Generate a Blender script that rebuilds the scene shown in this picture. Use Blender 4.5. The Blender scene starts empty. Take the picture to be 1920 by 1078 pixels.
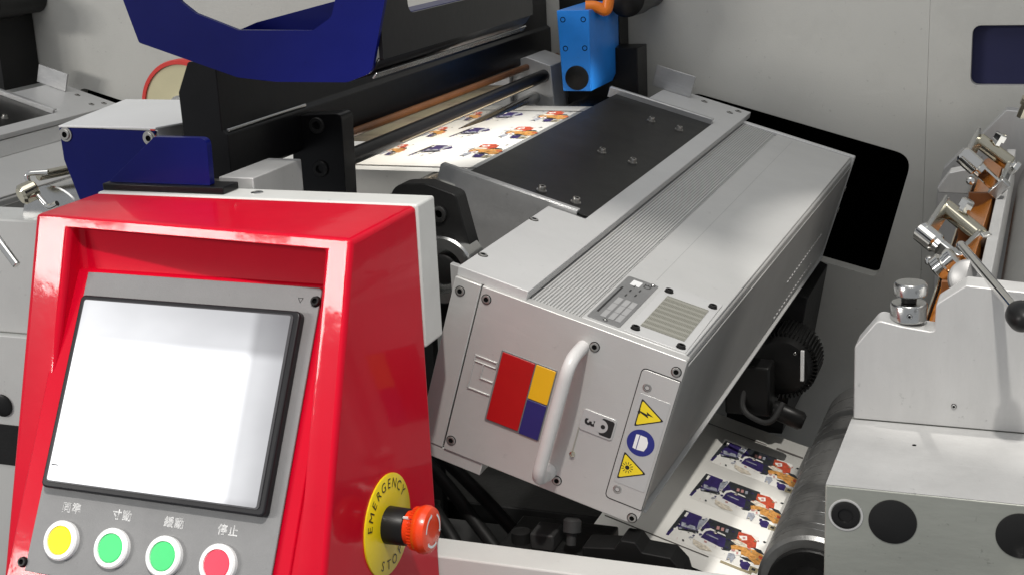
import bpy, bmesh, math, random
from mathutils import Vector, Matrix
from mathutils.geometry import tessellate_polygon
random.seed(7)
R = math.radians
scene = bpy.context.scene
col = scene.collection

# ------------------------------------------------------------------ camera
yaw, pit, rol = -0.37350978, -0.27757731, -0.04731548
fw = Vector((math.sin(yaw)*math.cos(pit), math.cos(yaw)*math.cos(pit), math.sin(pit)))
rt = Vector((math.cos(yaw), -math.sin(yaw), 0)); up = rt.cross(fw)
rt, up = rt*math.cos(rol)+up*math.sin(rol), up*math.cos(rol)-rt*math.sin(rol)
cd = bpy.data.cameras.new('camera'); cam = bpy.data.objects.new('camera', cd); col.objects.link(cam)
cd.sensor_width = 36; cd.lens = 2679.05/1920*36; cd.clip_start = .05; cd.clip_end = 60
bw = -fw
cam.matrix_world = Matrix(((rt.x, up.x, bw.x, 0), (rt.y, up.y, bw.y, 0), (rt.z, up.z, bw.z, 1.5), (0, 0, 0, 1)))
scene.camera = cam

# ------------------------------------------------------------------ light: exhibition hall lamps, plus added spots shaped for their effect
w = bpy.data.worlds.new('World'); scene.world = w; w.use_nodes = True
bg = w.node_tree.nodes['Background']; bg.inputs[0].default_value = (.93, .96, 1, 1); bg.inputs[1].default_value = .36
def aim(o, p, t):
    o.location = p; o.rotation_euler = (Vector(t)-Vector(p)).to_track_quat('-Z', 'Y').to_euler()
def area(name, p, t, sx, sy, e, c=(1, .97, .92)):
    l = bpy.data.lights.new(name, 'AREA'); l.shape = 'RECTANGLE'; l.size = sx; l.size_y = sy; l.energy = e; l.color = c
    o = bpy.data.objects.new(name, l); col.objects.link(o); aim(o, p, t); return o
def spot(name, p, t, ang, blend, e, size=.06, c=(1, .96, .9)):
    l = bpy.data.lights.new(name, 'SPOT'); l.spot_size = R(ang); l.spot_blend = blend; l.energy = e; l.color = c; l.shadow_soft_size = size
    o = bpy.data.objects.new(name, l); col.objects.link(o); aim(o, p, t); return o
for x_, z_, w_, h_ in ((-6.5, 3.10, .9, .42), (-5.35, 3.08, .8, .40), (-4.35, 3.02, .5, .40)):
    area('hall_lamp', (x_, -3.4, z_), (-.7, 1.0, 1.2), w_, h_, 175*w_*h_)
area('hall_ceiling_panel', (-.6, .4, 4.6), (-.6, 1.4, 1.0), 3.2, 3.0, 46, (1, .98, .95))
spot('shaped_spot_front', (.10, -.30, 3.5), (-.36, .95, 1.05), 21.3, .05, 250, .05)  # cone edge shaped to imitate an overhead shadow across the dryer top
spot('shaped_spot_right', (.9, 1.6, 3.4), (.10, 1.70, .75), 23.0, .05, 170, .03)  # cone shaped to miss the dryer; its edge imitates the lower web's shadow line
o = spot('web_fill_spot', (2.3, 1.45, 2.35), (-.742, 1.80, 1.165), 10.5, .35, 1500, .04); o.scale = (1, .17, 1)  # added low spot, cone squeezed flat to brighten only the upper web
scene.view_settings.view_transform = 'Standard'; scene.view_settings.look = 'None'
scene.view_settings.exposure = .14; scene.view_settings.gamma = 1; scene.view_settings.use_curve_mapping = False
scene.cycles.max_bounces = 6

# ------------------------------------------------------------------ materials
MATS = {}
def mat(name, c, rough=.5, metal=0, coat=0, var=.08, scale=9, bump=0, bscale=250, stretch=(1, 1, 1), rvar=.12, emit=0, spec=.5, wear=0, scratch=0):
    m = bpy.data.materials.new(name); m.use_nodes = True; nt = m.node_tree; N = nt.nodes; L = nt.links
    b = N['Principled BSDF']
    b.inputs['Metallic'].default_value = metal; b.inputs['Coat Weight'].default_value = coat; b.inputs['Coat Roughness'].default_value = .06
    b.inputs['Specular IOR Level'].default_value = spec
    tc = N.new('ShaderNodeTexCoord'); mp = N.new('ShaderNodeMapping'); mp.inputs['Scale'].default_value = stretch
    L.new(tc.outputs['Object'], mp.inputs[0])
    n1 = N.new('ShaderNodeTexNoise'); n1.inputs['Scale'].default_value = scale; n1.inputs['Detail'].default_value = 6; n1.inputs['Roughness'].default_value = .65
    L.new(mp.outputs[0], n1.inputs['Vector'])
    cr = N.new('ShaderNodeValToRGB'); cr.color_ramp.elements[0].position = .3; cr.color_ramp.elements[1].position = .7
    cr.color_ramp.elements[0].color = tuple(max(0, x*(1-var)) for x in c)+(1,); cr.color_ramp.elements[1].color = tuple(min(1, x*(1+var)) for x in c)+(1,)
    L.new(n1.outputs['Fac'], cr.inputs[0]); csock = cr.outputs[0]
    def overlay(csock, sc, stretch_, lo, hi, amt, tone, det=8):
        mp2 = N.new('ShaderNodeMapping'); mp2.inputs['Scale'].default_value = stretch_; mp2.inputs['Rotation'].default_value = (.3, .2, .5); L.new(tc.outputs['Object'], mp2.inputs[0])
        nz = N.new('ShaderNodeTexNoise'); nz.inputs['Scale'].default_value = sc; nz.inputs['Detail'].default_value = det; nz.inputs['Roughness'].default_value = .7; L.new(mp2.outputs[0], nz.inputs['Vector'])
        rg = N.new('ShaderNodeMapRange'); rg.inputs['From Min'].default_value = lo; rg.inputs['From Max'].default_value = hi; rg.inputs['To Max'].default_value = amt; L.new(nz.outputs['Fac'], rg.inputs[0])
        mx = N.new('ShaderNodeMix'); mx.data_type = 'RGBA'; L.new(rg.outputs[0], mx.inputs[0]); L.new(csock, mx.inputs[6]); mx.inputs[7].default_value = tone+(1,)
        return mx.outputs[2]
    if wear:
        csock = overlay(csock, 5.5, (1, 1, 1), .50, .78, wear, tuple(x*.45 for x in c))
        csock = overlay(csock, 95, (1, 1, 1), .66, .74, wear*1.3, tuple(x*.3 for x in c), 3)
    if scratch:
        csock = overlay(csock, 6, (1, 40, 6), .64, .70, scratch, tuple(min(1, x*1.5+.03) for x in c), 4)
        csock = overlay(csock, 7, (30, 2, 8), .65, .71, scratch, tuple(x*.6 for x in c), 4)
    L.new(csock, b.inputs['Base Color'])
    mr = N.new('ShaderNodeMapRange'); mr.inputs['To Min'].default_value = max(.02, rough*(1-rvar)); mr.inputs['To Max'].default_value = min(1, rough*(1+rvar))
    n3 = N.new('ShaderNodeTexNoise'); n3.inputs['Scale'].default_value = scale*4.3; n3.inputs['Detail'].default_value = 5
    L.new(mp.outputs[0], n3.inputs['Vector']); L.new(n3.outputs['Fac'], mr.inputs[0]); L.new(mr.outputs[0], b.inputs['Roughness'])
    if bump:
        n2 = N.new('ShaderNodeTexNoise'); n2.inputs['Scale'].default_value = bscale; n2.inputs['Detail'].default_value = 3
        L.new(mp.outputs[0], n2.inputs['Vector'])
        bp = N.new('ShaderNodeBump'); bp.inputs['Strength'].default_value = bump; bp.inputs['Distance'].default_value = .001
        L.new(n2.outputs['Fac'], bp.inputs['Height']); L.new(bp.outputs[0], b.inputs['Normal'])
        if coat: L.new(bp.outputs[0], b.inputs['Coat Normal'])
    if emit:
        b.inputs['Emission Color'].default_value = c+(1,); b.inputs['Emission Strength'].default_value = emit
    MATS[name] = m; return m
mat('wall_paint', (.53, .525, .492), .40, 0, 0, .05, 2.2, .25, 420, rvar=.3, wear=.24, scratch=.06)
mat('void', (.004, .004, .004), .9, var=0, spec=.1)
mat('anod', (.57, .57, .56), .42, .25, 0, .035, 12, .12, 700, wear=.10, scratch=.06)
mat('anod_front', (.55, .545, .53), .38, .35, 0, .04, 10, .12, 700, wear=.12, scratch=.05)
mat('anod_shaded', (.45, .45, .44), .42, .4, 0, .05, 8, .12, 700, wear=.15)  # darker copy of anod: shade on the dryer side put into the colour
mat('lid_metal', (.58, .58, .575), .46, .2, 0, .03, 14, .12, 800, wear=.10, scratch=.08)
mat('brushed', (.50, .50, .50), .36, .6, 0, .09, 30, .25, 160, (1, .06, 1), wear=.25, scratch=.15)
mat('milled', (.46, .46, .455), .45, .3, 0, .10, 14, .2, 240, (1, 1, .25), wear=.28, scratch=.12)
mat('milled_shaded', (.28, .29, .262), .4, .4, 0, .14, 16, .2, 200, (.3, 1, 1), wear=.30, scratch=.12)  # darker copy of milled for the less lit faces of the base block
mat('steel', (.55, .55, .54), .22, 1, 0, .06, 20, .1, 200)
mat('screw_steel', (.42, .41, .39), .32, .8, 0, .1, 60)
mat('chrome', (.78, .77, .74), .07, 1, 0, .04, 20)
mat('brass_chrome', (.62, .58, .46), .12, 1, 0, .08, 20)
mat('roller_steel', (.28, .28, .275), .36, .7, 0, .25, 20, .25, 180, (1, .2, 1), wear=.35, scratch=.2)
mat('black_plate', (.010, .010, .010), .38, 0, 0, .25, 9, .2, 600, spec=.18, wear=.3)
mat('black_gloss', (.005, .005, .006), .30, 0, 0, .25, 9, .10, 90, spec=.22, wear=.2)
mat('black_plastic', (.009, .009, .009), .38, 0, 0, .2, 20, spec=.25)
mat('rubber', (.008, .008, .008), .55, 0, 0, .2, 30, spec=.2)
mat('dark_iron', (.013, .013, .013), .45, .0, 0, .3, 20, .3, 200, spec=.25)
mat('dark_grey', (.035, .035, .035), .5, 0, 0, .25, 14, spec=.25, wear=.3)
mat('red_paint', (.56, .002, .019), .34, 0, .27, .06, 7, .13, 42, rvar=.25, spec=.06, wear=.10, scratch=.04)
mat('frame_white', (.60, .605, .585), .4, 0, 0, .05, 9, .15, 500, wear=.14)
mat('navy_paint', (.003, .006, .105), .36, 0, .10, .12, 8, .06, 80, spec=.12, wear=.2)
mat('navy_flat', (.008, .010, .06), .6, 0, 0, .08, 8)
mat('blue_anod', (.02, .22, .72), .32, .0, 0, .12, 12, .1, 500, spec=.3, wear=.18)
mat('white_plate', (.82, .82, .815), .35, 0, 0, .03, 9, wear=.06)
mat('handle_paint', (.62, .61, .60), .38, 0, 0, .04, 12, wear=.1)
mat('cream', (.66, .60, .38), .5, 0, 0, .06, 12)
mat('red_rim', (.72, .04, .03), .4)
mat('orange', (.80, .20, .012), .4)
mat('panel_grey', (.205, .205, .208), .5, 0, 0, .06, 22, .25, 900, wear=.10)
mat('bezel', (.012, .012, .014), .4, 0, 0, .1, 20, spec=.25)
mat('bezel_lip', (.05, .05, .055), .35, 0, 0, .1, 20, spec=.3)
m = mat('screen', (.10, .10, .11), .16, 0, 0, .1, 10)
nt = m.node_tree; N_ = nt.nodes; L_ = nt.links; b_ = N_['Principled BSDF']
tc_ = N_.new('ShaderNodeTexCoord'); sp_ = N_.new('ShaderNodeSeparateXYZ'); L_.new(tc_.outputs['Generated'], sp_.inputs[0])
def ramp_(sock, pts):
    r_ = N_.new('ShaderNodeValToRGB'); r_.color_ramp.interpolation = 'EASE'
    e_ = r_.color_ramp.elements; e_[0].position, v0 = pts[0]; e_[0].color = (v0, v0, v0, 1); e_[1].position, v1 = pts[-1]; e_[1].color = (v1, v1, v1, 1)
    for q_, v_ in pts[1:-1]: k_ = e_.new(q_); k_.color = (v_, v_, v_, 1)
    L_.new(sock, r_.inputs[0]); return r_.outputs[0]
nz_ = N_.new('ShaderNodeTexNoise'); nz_.inputs['Scale'].default_value = 3.5; L_.new(tc_.outputs['Generated'], nz_.inputs['Vector'])
def math_(op, a_, c_):
    k_ = N_.new('ShaderNodeMath'); k_.operation = op
    for q_, v_ in ((0, a_), (1, c_)):
        if isinstance(v_, (int, float)): k_.inputs[q_].default_value = v_
        else: L_.new(v_, k_.inputs[q_])
    return k_.outputs[0]
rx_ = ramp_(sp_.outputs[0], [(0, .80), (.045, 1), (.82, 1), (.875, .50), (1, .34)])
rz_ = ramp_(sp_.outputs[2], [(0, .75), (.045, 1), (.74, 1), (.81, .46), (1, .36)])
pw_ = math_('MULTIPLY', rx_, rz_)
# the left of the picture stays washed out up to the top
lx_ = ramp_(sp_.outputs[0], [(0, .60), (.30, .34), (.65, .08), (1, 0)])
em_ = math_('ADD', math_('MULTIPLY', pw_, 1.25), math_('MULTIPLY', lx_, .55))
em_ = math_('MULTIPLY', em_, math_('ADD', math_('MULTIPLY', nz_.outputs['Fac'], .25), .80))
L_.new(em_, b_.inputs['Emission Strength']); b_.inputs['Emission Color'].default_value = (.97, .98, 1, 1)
mat('btn_ring', (.84, .84, .84), .3, 0)
mat('btn_yellow', (.90, .74, .005), .4, emit=.16, spec=.2)
mat('btn_green', (.06, .55, .17), .4, emit=.2, spec=.2)
mat('btn_red', (.72, .05, .09), .4, emit=.2, spec=.2)
mat('estop_yellow', (.80, .62, .008), .35, 0, .2)
mat('estop_red', (.82, .055, .008), .28, 0, .3, bump=.05)
mat('ink_white', (.82, .82, .82), .5); mat('ink_black', (.012, .012, .012), .5)
mat('sq_red', (.42, .006, .008), .35); mat('sq_yellow', (.80, .44, .012), .35); mat('sq_blue', (.022, .02, .14), .35)
mat('sign_yellow', (.86, .66, .02), .35); mat('sign_blue', (.02, .025, .20), .35)
mat('tag_grey', (.20, .20, .20), .4, .2, 0, .1, 40); mat('tag_light', (.34, .34, .34), .45)
mat('label_silver', (.56, .56, .55), .32, .4)
mat('mesh_metal', (.36, .355, .31), .4, .3); mat('mesh_dark', (.09, .09, .075), .6)
mat('paper', (.82, .81, .765), .40, 0, .1, .02, 6, .10, 22, wear=.03)
mat('copper', (.17, .065, .02), .4, .2, 0, .25, 20, wear=.3)
mat('amber', (.36, .12, .012), .25, .2, .2, .2, 14)
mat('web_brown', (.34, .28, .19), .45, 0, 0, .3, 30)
mat('p_navy', (0.035, 0.022, 0.12), .45, var=.45, scale=220); mat('p_dark', (0.03, 0.034, 0.038), .45, var=.45, scale=220); mat('p_red', (0.5, 0.075, 0.035), .45, var=.45, scale=220); mat('p_orange', (0.58, 0.28, 0.075), .45, var=.45, scale=220)
mat('p_grey', (0.34, 0.36, 0.41), .45, var=.45, scale=220); mat('p_pale', (0.66, 0.6, 0.5), .45, var=.45, scale=220); mat('p_pink', (.55, .28, .26), .45); mat('p_white', (.80, .79, .75), .45); mat('p_tan', (.36, .31, .20), .45); mat('p_line', (.10, .09, .085), .5)
mat('wood_stain', (.48, .13, .03), .4)

# rolled steel with fine helical wear lines
m = MATS['roller_steel']; nt = m.node_tree

# ------------------------------------------------------------------ object helpers
OFF = {}
def tag(o, label=None, cat=None, group=None, kind=None):
    if label: o['label'] = label
    if cat: o['category'] = cat
    if group: o['group'] = group
    if kind: o['kind'] = kind
    return o
def thing(name, label, cat, loc=(0, 0, 0), group=None, rot=None):
    o = bpy.data.objects.new(name, None); col.objects.link(o); o.empty_display_size = .02
    o.location = loc; OFF[o] = Vector(loc)
    if rot: o.rotation_euler = rot; OFF[o] = Vector((0, 0, 0))
    return tag(o, label, cat, group)
def link(name, me, parent=None, M=None):
    o = bpy.data.objects.new(name, me); col.objects.link(o)
    if M is not None: o.matrix_local = M
    if parent is not None: o.parent = parent
    return o
def ob(name, verts, faces, m, parent=None, bevel=0, seg=2, smooth=False, mats=None, fm=None, ang=30):
    vs = [Vector(v) for v in verts]
    off = OFF.get(parent, Vector((0, 0, 0))) if parent is not None else Vector((sum(v.x for v in vs)/len(vs), sum(v.y for v in vs)/len(vs), min(v.z for v in vs)))
    me = bpy.data.meshes.new(name); me.from_pydata([v-off for v in vs], [], faces)
    for k in (mats or [m]): me.materials.append(MATS[k])
    if fm: me.polygons.foreach_set('material_index', fm)
    bm = bmesh.new(); bm.from_mesh(me); bmesh.ops.recalc_face_normals(bm, faces=bm.faces[:]); bm.to_mesh(me); bm.free()
    o = link(name, me, parent)
    if parent is None: o.location = off
    OFF[o] = off
    if bevel:
        md = o.modifiers.new('bevel', 'BEVEL'); md.width = bevel; md.segments = seg; md.limit_method = 'ANGLE'; md.angle_limit = R(ang); md.harden_normals = False
    if smooth or bevel:
        for p in me.polygons: p.use_smooth = True
        if smooth: me.set_sharp_from_angle(angle=R(40))
        else: me.set_sharp_from_angle(angle=R(50))
    return o
def boxvf(lo, hi):
    x0, y0, z0 = lo; x1, y1, z1 = hi
    v = [(x0, y0, z0), (x1, y0, z0), (x1, y1, z0), (x0, y1, z0), (x0, y0, z1), (x1, y0, z1), (x1, y1, z1), (x0, y1, z1)]
    return v, [(0, 3, 2, 1), (4, 5, 6, 7), (0, 1, 5, 4), (1, 2, 6, 5), (2, 3, 7, 6), (3, 0, 4, 7)]
def box(name, lo, hi, m, parent=None, bevel=.0012, seg=2):
    v, f = boxvf(lo, hi); return ob(name, v, f, m, parent, bevel, seg)
def multi(name, boxes, m, parent=None, bevel=0):
    V, F = [], []
    for lo, hi in boxes:
        v, f = boxvf(lo, hi); n = len(V); V += v; F += [tuple(i+n for i in q) for q in f]
    return ob(name, V, F, m, parent, bevel)
AX = {'y': lambda a, b, d: (a, d, b), 'x': lambda a, b, d: (d, a, b), 'z': lambda a, b, d: (a, b, d)}
def prism(name, pts, axis, d0, d1, m, parent=None, holes=(), bevel=.001, seg=2, map=None):
    loops = [list(pts)]+[list(h) for h in holes]
    flat = [p for l in loops for p in l]; n = len(flat)
    tri = tessellate_polygon([[Vector((p[0], p[1], 0)) for p in l] for l in loops])
    fn = map or AX[axis]
    V = [fn(p[0], p[1], d0) for p in flat]+[fn(p[0], p[1], d1) for p in flat]
    if not holes: F = [tuple(range(n)), tuple(range(n, 2*n))]
    else: F = [tuple(t) for t in tri]+[tuple(i+n for i in t) for t in tri]
    s = 0
    for l in loops:
        k = len(l)
        for i in range(k): F.append((s+i, s+(i+1) % k, s+(i+1) % k+n, s+i+n))
        s += k
    return ob(name, V, F, m, parent, bevel, seg)
def rrect(x0, y0, x1, y1, r, k=5):
    out = []
    for cx, cy, a0 in ((x1-r, y1-r, 0), (x0+r, y1-r, 90), (x0+r, y0+r, 180), (x1-r, y0+r, 270)):
        for i in range(k+1):
            a = R(a0+90*i/k); out.append((cx+r*math.cos(a), cy+r*math.sin(a)))
    return out
def rpoly(pts, rs, k=5):
    out = []; n = len(pts)
    for i, p in enumerate(pts):
        r = rs[i] if isinstance(rs, (list, tuple)) else rs
        p = Vector(p); a = (Vector(pts[i-1])-p); b = (Vector(pts[(i+1) % n])-p)
        if r <= 0: out.append(tuple(p)); continue
        th = a.angle(b); d = min(r/math.tan(th/2), .49*a.length, .49*b.length)
        A = p+a.normalized()*d; B = p+b.normalized()*d
        for j in range(k+1):
            t = j/k; q = A*(1-t)**2+p*2*t*(1-t)+B*t*t; out.append((q.x, q.y))
    return out
def circ(cx, cy, r, n=28):
    return [(cx+r*math.cos(2*math.pi*i/n), cy+r*math.sin(2*math.pi*i/n)) for i in range(n)]
def frame(d):
    d = Vector(d).normalized(); a = Vector((0, 0, 1)) if abs(d.z) < .9 else Vector((1, 0, 0))
    e = d.cross(a).normalized(); return d, e, d.cross(e).normalized()
def lathe(name, p0, axis, prof, m, parent=None, n=36, mats=None, seg_m=None, sharp=40):
    d, e, g = frame(axis); p0 = Vector(p0); V, F, fm = [], [], []
    for t, r in prof:
        for i in range(n):
            a = 2*math.pi*i/n; V.append(p0+d*t+(e*math.cos(a)+g*math.sin(a))*r)
    for j in range(len(prof)-1):
        for i in range(n):
            F.append((j*n+i, j*n+(i+1) % n, (j+1)*n+(i+1) % n, (j+1)*n+i)); fm.append(seg_m[j] if seg_m else 0)
    F.append(tuple(range(n))); fm.append(seg_m[0] if seg_m else 0)
    F.append(tuple((len(prof)-1)*n+i for i in range(n))); fm.append(seg_m[-1] if seg_m else 0)
    return ob(name, V, F, m, parent, smooth=True, mats=mats, fm=fm if seg_m else None)
def rod(name, p0, p1, r, m, parent=None, n=28, ch=None):
    ch = ch if ch is not None else min(r*.15, .0015); L = (Vector(p1)-Vector(p0)).length
    return lathe(name, p0, Vector(p1)-Vector(p0), [(0, r-ch), (ch, r), (L-ch, r), (L, r-ch)], m, parent, n)
def smoothpath(pts, rad, k=6):
    P = [Vector(p) for p in pts]; out = [P[0]]
    for i in range(1, len(P)-1):
        a = P[i-1]-P[i]; b = P[i+1]-P[i]; d = min(rad, .48*a.length, .48*b.length)
        A = P[i]+a.normalized()*d; B = P[i]+b.normalized()*d
        for j in range(k+1):
            t = j/k; out.append(A*(1-t)**2+P[i]*2*t*(1-t)+B*t*t)
    return out+[P[-1]]
def tube(name, pts, r, m, parent=None, rad=.015, n=14, radii=None):
    P = smoothpath(pts, rad); V, F = [], []; prev = None
    for i, p in enumerate(P):
        t = (P[min(i+1, len(P)-1)]-P[max(i-1, 0)]).normalized()
        if prev is None: _, e, g = frame(t)
        else: e = (prev-t*prev.dot(t)).normalized(); g = t.cross(e)
        prev = e; rr = r if radii is None else r*(radii[0]+(radii[1]-radii[0])*i/(len(P)-1))
        for j in range(n):
            a = 2*math.pi*j/n; V.append(p+(e*math.cos(a)+g*math.sin(a))*rr)
    for i in range(len(P)-1):
        for j in range(n): F.append((i*n+j, i*n+(j+1) % n, (i+1)*n+(j+1) % n, (i+1)*n+j))
    F.append(tuple(range(n))); F.append(tuple((len(P)-1)*n+j for j in range(n)))
    return ob(name, V, F, m, parent, smooth=True)
def text_vf(body, size, bold=0):
    c = bpy.data.curves.new('t', 'FONT'); c.body = body; c.size = size; c.align_x = 'CENTER'; c.align_y = 'CENTER'; c.resolution_u = 3; c.offset = bold
    o = bpy.data.objects.new('t', c); col.objects.link(o)
    dg = bpy.context.evaluated_depsgraph_get(); me = bpy.data.meshes.new_from_object(o.evaluated_get(dg))
    V = [v.co.copy() for v in me.vertices]; F = [tuple(p.vertices) for p in me.polygons]
    bpy.data.objects.remove(o); bpy.data.curves.remove(c); bpy.data.meshes.remove(me)
    return V, F
def lettering(name, items, m, parent, fn, bold=0):
    """items: (text, size, x, y, angle) laid flat in a 2-D plane, fn maps (x, y) to 3-D"""
    V, F = [], []
    for body, size, x, y, a in items:
        v, f = text_vf(body, size, bold); n = len(V); c, s_ = math.cos(a), math.sin(a)
        V += [fn(x+p.x*c-p.y*s_, y+p.x*s_+p.y*c) for p in v]; F += [tuple(i+n for i in q) for q in f]
    return ob(name, V, F, m, parent)
def flat(name, polys, m, parent, fn, mats=None, fm=None):
    V, F = [], []
    for p in polys:
        n = len(V); V += [fn(*q) for q in p]; F.append(tuple(range(n, n+len(p))))
    return ob(name, V, F, m, parent, mats=mats, fm=fm)
# shared screw: button head with hex socket, head axis +Z
def screw_mesh(name, r, h, m, dark='void', washer=None):
    n = 18; V, F, fm = [], [], []
    prof = [(washer[0], -.0002, 0), (washer[0], washer[1], 0)] if washer else [(r*1.16, -.0002, 1), (r*1.16, .0002, 1), (r*1.02, .00021, 1)]
    prof += [(r, -.0001 if not washer else washer[1], 0), (r, h*.75, 0), (r*.90, h, 0), (r*.56, h, 0), (r*.50, h*.9, 1), (r*.46, h*.3, 1)]
    for rr, z, k in prof:
        for i in range(n): a = 2*math.pi*i/n; V.append((rr*math.cos(a), rr*math.sin(a), z))
    for j in range(len(prof)-1):
        for i in range(n): F.append((j*n+i, j*n+(i+1) % n, (j+1)*n+(i+1) % n, (j+1)*n+i)); fm.append(prof[j+1][2])
    F.append(tuple((len(prof)-1)*n+i for i in range(n))); fm.append(1)
    me = bpy.data.meshes.new(name); me.from_pydata(V, [], F); me.materials.append(MATS[m]); me.materials.append(MATS[dark]); me.polygons.foreach_set('material_index', fm)
    for p in me.polygons: p.use_smooth = True
    me.set_sharp_from_angle(angle=R(35)); return me
def place(name, me, p, d, parent=None):
    off = OFF.get(parent, Vector((0, 0, 0)))
    q = Vector(d).to_track_quat('Z', 'Y').to_matrix().to_4x4()
    return link(name, me, parent, Matrix.Translation(Vector(p)-off) @ q @ Matrix.Rotation(random.random()*6, 4, 'Z'))
SCREW = screw_mesh('screw', .0044, .0012, 'screw_steel')
SCREW_BIG = screw_mesh('screw', .0058, .0025, 'screw_steel', washer=(.0078, .0010))
CAP = screw_mesh('screw', .0045, .0062, 'screw_steel', washer=(.0062, .0014))
DARKSCREW = screw_mesh('screw', .0042, .003, 'dark_iron')
SMALL = screw_mesh('screw', .0022, .0012, 'steel')

# ------------------------------------------------------------------ setting: machine back wall
TILT = R(16.77); ct, st_ = math.cos(TILT), math.sin(TILT)
O = Vector((-.5011, 1.2, 1.1315))
def B(u, y, n): return Vector((O.x+u*ct+n*st_, O.y+y, O.z-u*st_+n*ct))
DX = -1.195
hole = rpoly([(-.560, 1.157), (-.208, 1.059), (-.257, .862), (-.62, .952)], [.02, .028, .012, .02], 7)
hole2 = [(x+DX, z) for x, z in hole]
recess = rrect(-.1275, 1.1695, .06, 1.259, .012)
wall = thing('back_wall', None, None, (-.6, 2.26, .1)); wall['kind'] = 'structure'
wl = [(-3.2, .1), (-.1899, .1), (-.1899, 1.72), (-3.2, 1.72)]
prism('wall_panel', wl, 'y', 2.26, 2.290, 'wall_paint', wall, [hole, hole2], bevel=.0005)
prism('wall_panel', [(-.1897, .1), (1.2, .1), (1.2, 1.72), (-.1897, 1.72)], 'y', 2.2602, 2.278, 'wall_paint', wall, [recess], bevel=.0005)
prism('recess_plate', rrect(-.14, 1.16, .08, 1.27, .004), 'y', 2.279, 2.284, 'navy_flat', wall, bevel=0)
for hh, dx in ((hole, 0), (hole2, DX)):
    box('opening_black_back', (-.75+dx, 2.60, .7), (-.05+dx, 2.61, 1.3), 'void', wall, 0)  # black box behind each opening, its colour standing for the unlit depth
    multi('opening_black_sides', [((-.75+dx, 2.295, .7), (-.74+dx, 2.6, 1.3)), ((-.06+dx, 2.29, .7), (-.05+dx, 2.6, 1.3)), ((-.74+dx, 2.295, 1.29), (-.06+dx, 2.6, 1.3)), ((-.74+dx, 2.295, .7), (-.06+dx, 2.6, .71))], 'void', wall)
fl = box('machine_floor', (-3, .6, .28), (1.2, 2.26, .30), 'dark_grey', None, 0); fl['kind'] = 'structure'

# ------------------------------------------------------------------ operator side frame
fr = thing('press_stand', 'pale grey machine side frame behind the red console with a lower cross bar', 'press stand', (-.7, 1.147, .6))
box('upper_block', (-.8715, 1.1285, 1.092), (-.5292, 1.1675, 1.2262), 'frame_white', fr, .0025, 3)
box('cross_bar', (-.95, 1.1285, .62), (.25, 1.1665, .8827), 'frame_white', fr, .0018)
prism('joint_plate', [(-.868, .8835), (-.615, .8835), (-.615, 1.0915), (-.868, 1.0915)], 'y', 1.132, 1.164, 'frame_white', fr)
lathe('plug', (-.705, 1.150, 1.2255), (0, 0, 1), [(0, .006), (.0015, .006), (.002, .0045)], 'steel', fr, 20)

# ------------------------------------------------------------------ paper webs
web = thing('printed_web', 'white printed paper web running under the black beams into the dryer', 'paper web', (-.8, 1.78, 1.16))
def wmap(x, y, z=0): return (x, y, 1.165+z)
def strip(name, prof, y0, y1, m, parent):
    V, F = [], []
    for x, z in prof: V += [(x, y0, z), (x, y1, z)]
    for i in range(len(prof)-1): F.append((2*i, 2*i+1, 2*i+3, 2*i+2))
    o = ob(name, V, F, m, parent, smooth=True)
    md = o.modifiers.new('thick', 'SOLIDIFY'); md.thickness = .0004; md.offset = -1
    return o
strip('paper', [(-1.12, 1.155), (-1.0, 1.160), (-.93, 1.1648), (-.60, 1.165), (-.57, 1.160), (-.545, 1.14)], 1.553, 2.05, 'paper', web)
web2 = thing('printed_web', 'white printed paper web leaving the dryer and passing down under the dark roller', 'paper web', (-.43, 1.78, .6))
def W2(s, y, h=0): return (-.435+s*ct+h*st_, y, .695-s*st_+h*ct)
pr2 = []
for s in (-.085, -.05, 0, .10, .16): p = W2(s, 0); pr2.append((p[0], p[2]))
cxr, czr, rr_ = -.2365, .7035, .0625
for a in (-112, -100, -85, -70, -50, -25): pr2.append((cxr+(rr_+.0006)*math.cos(R(a)), czr+(rr_+.0006)*math.sin(R(a))))
pr2 = [p for p in pr2[:4]]+[p for p in pr2[5:]]
strip('paper', pr2, 1.553, 2.012, 'paper', web2)
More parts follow.
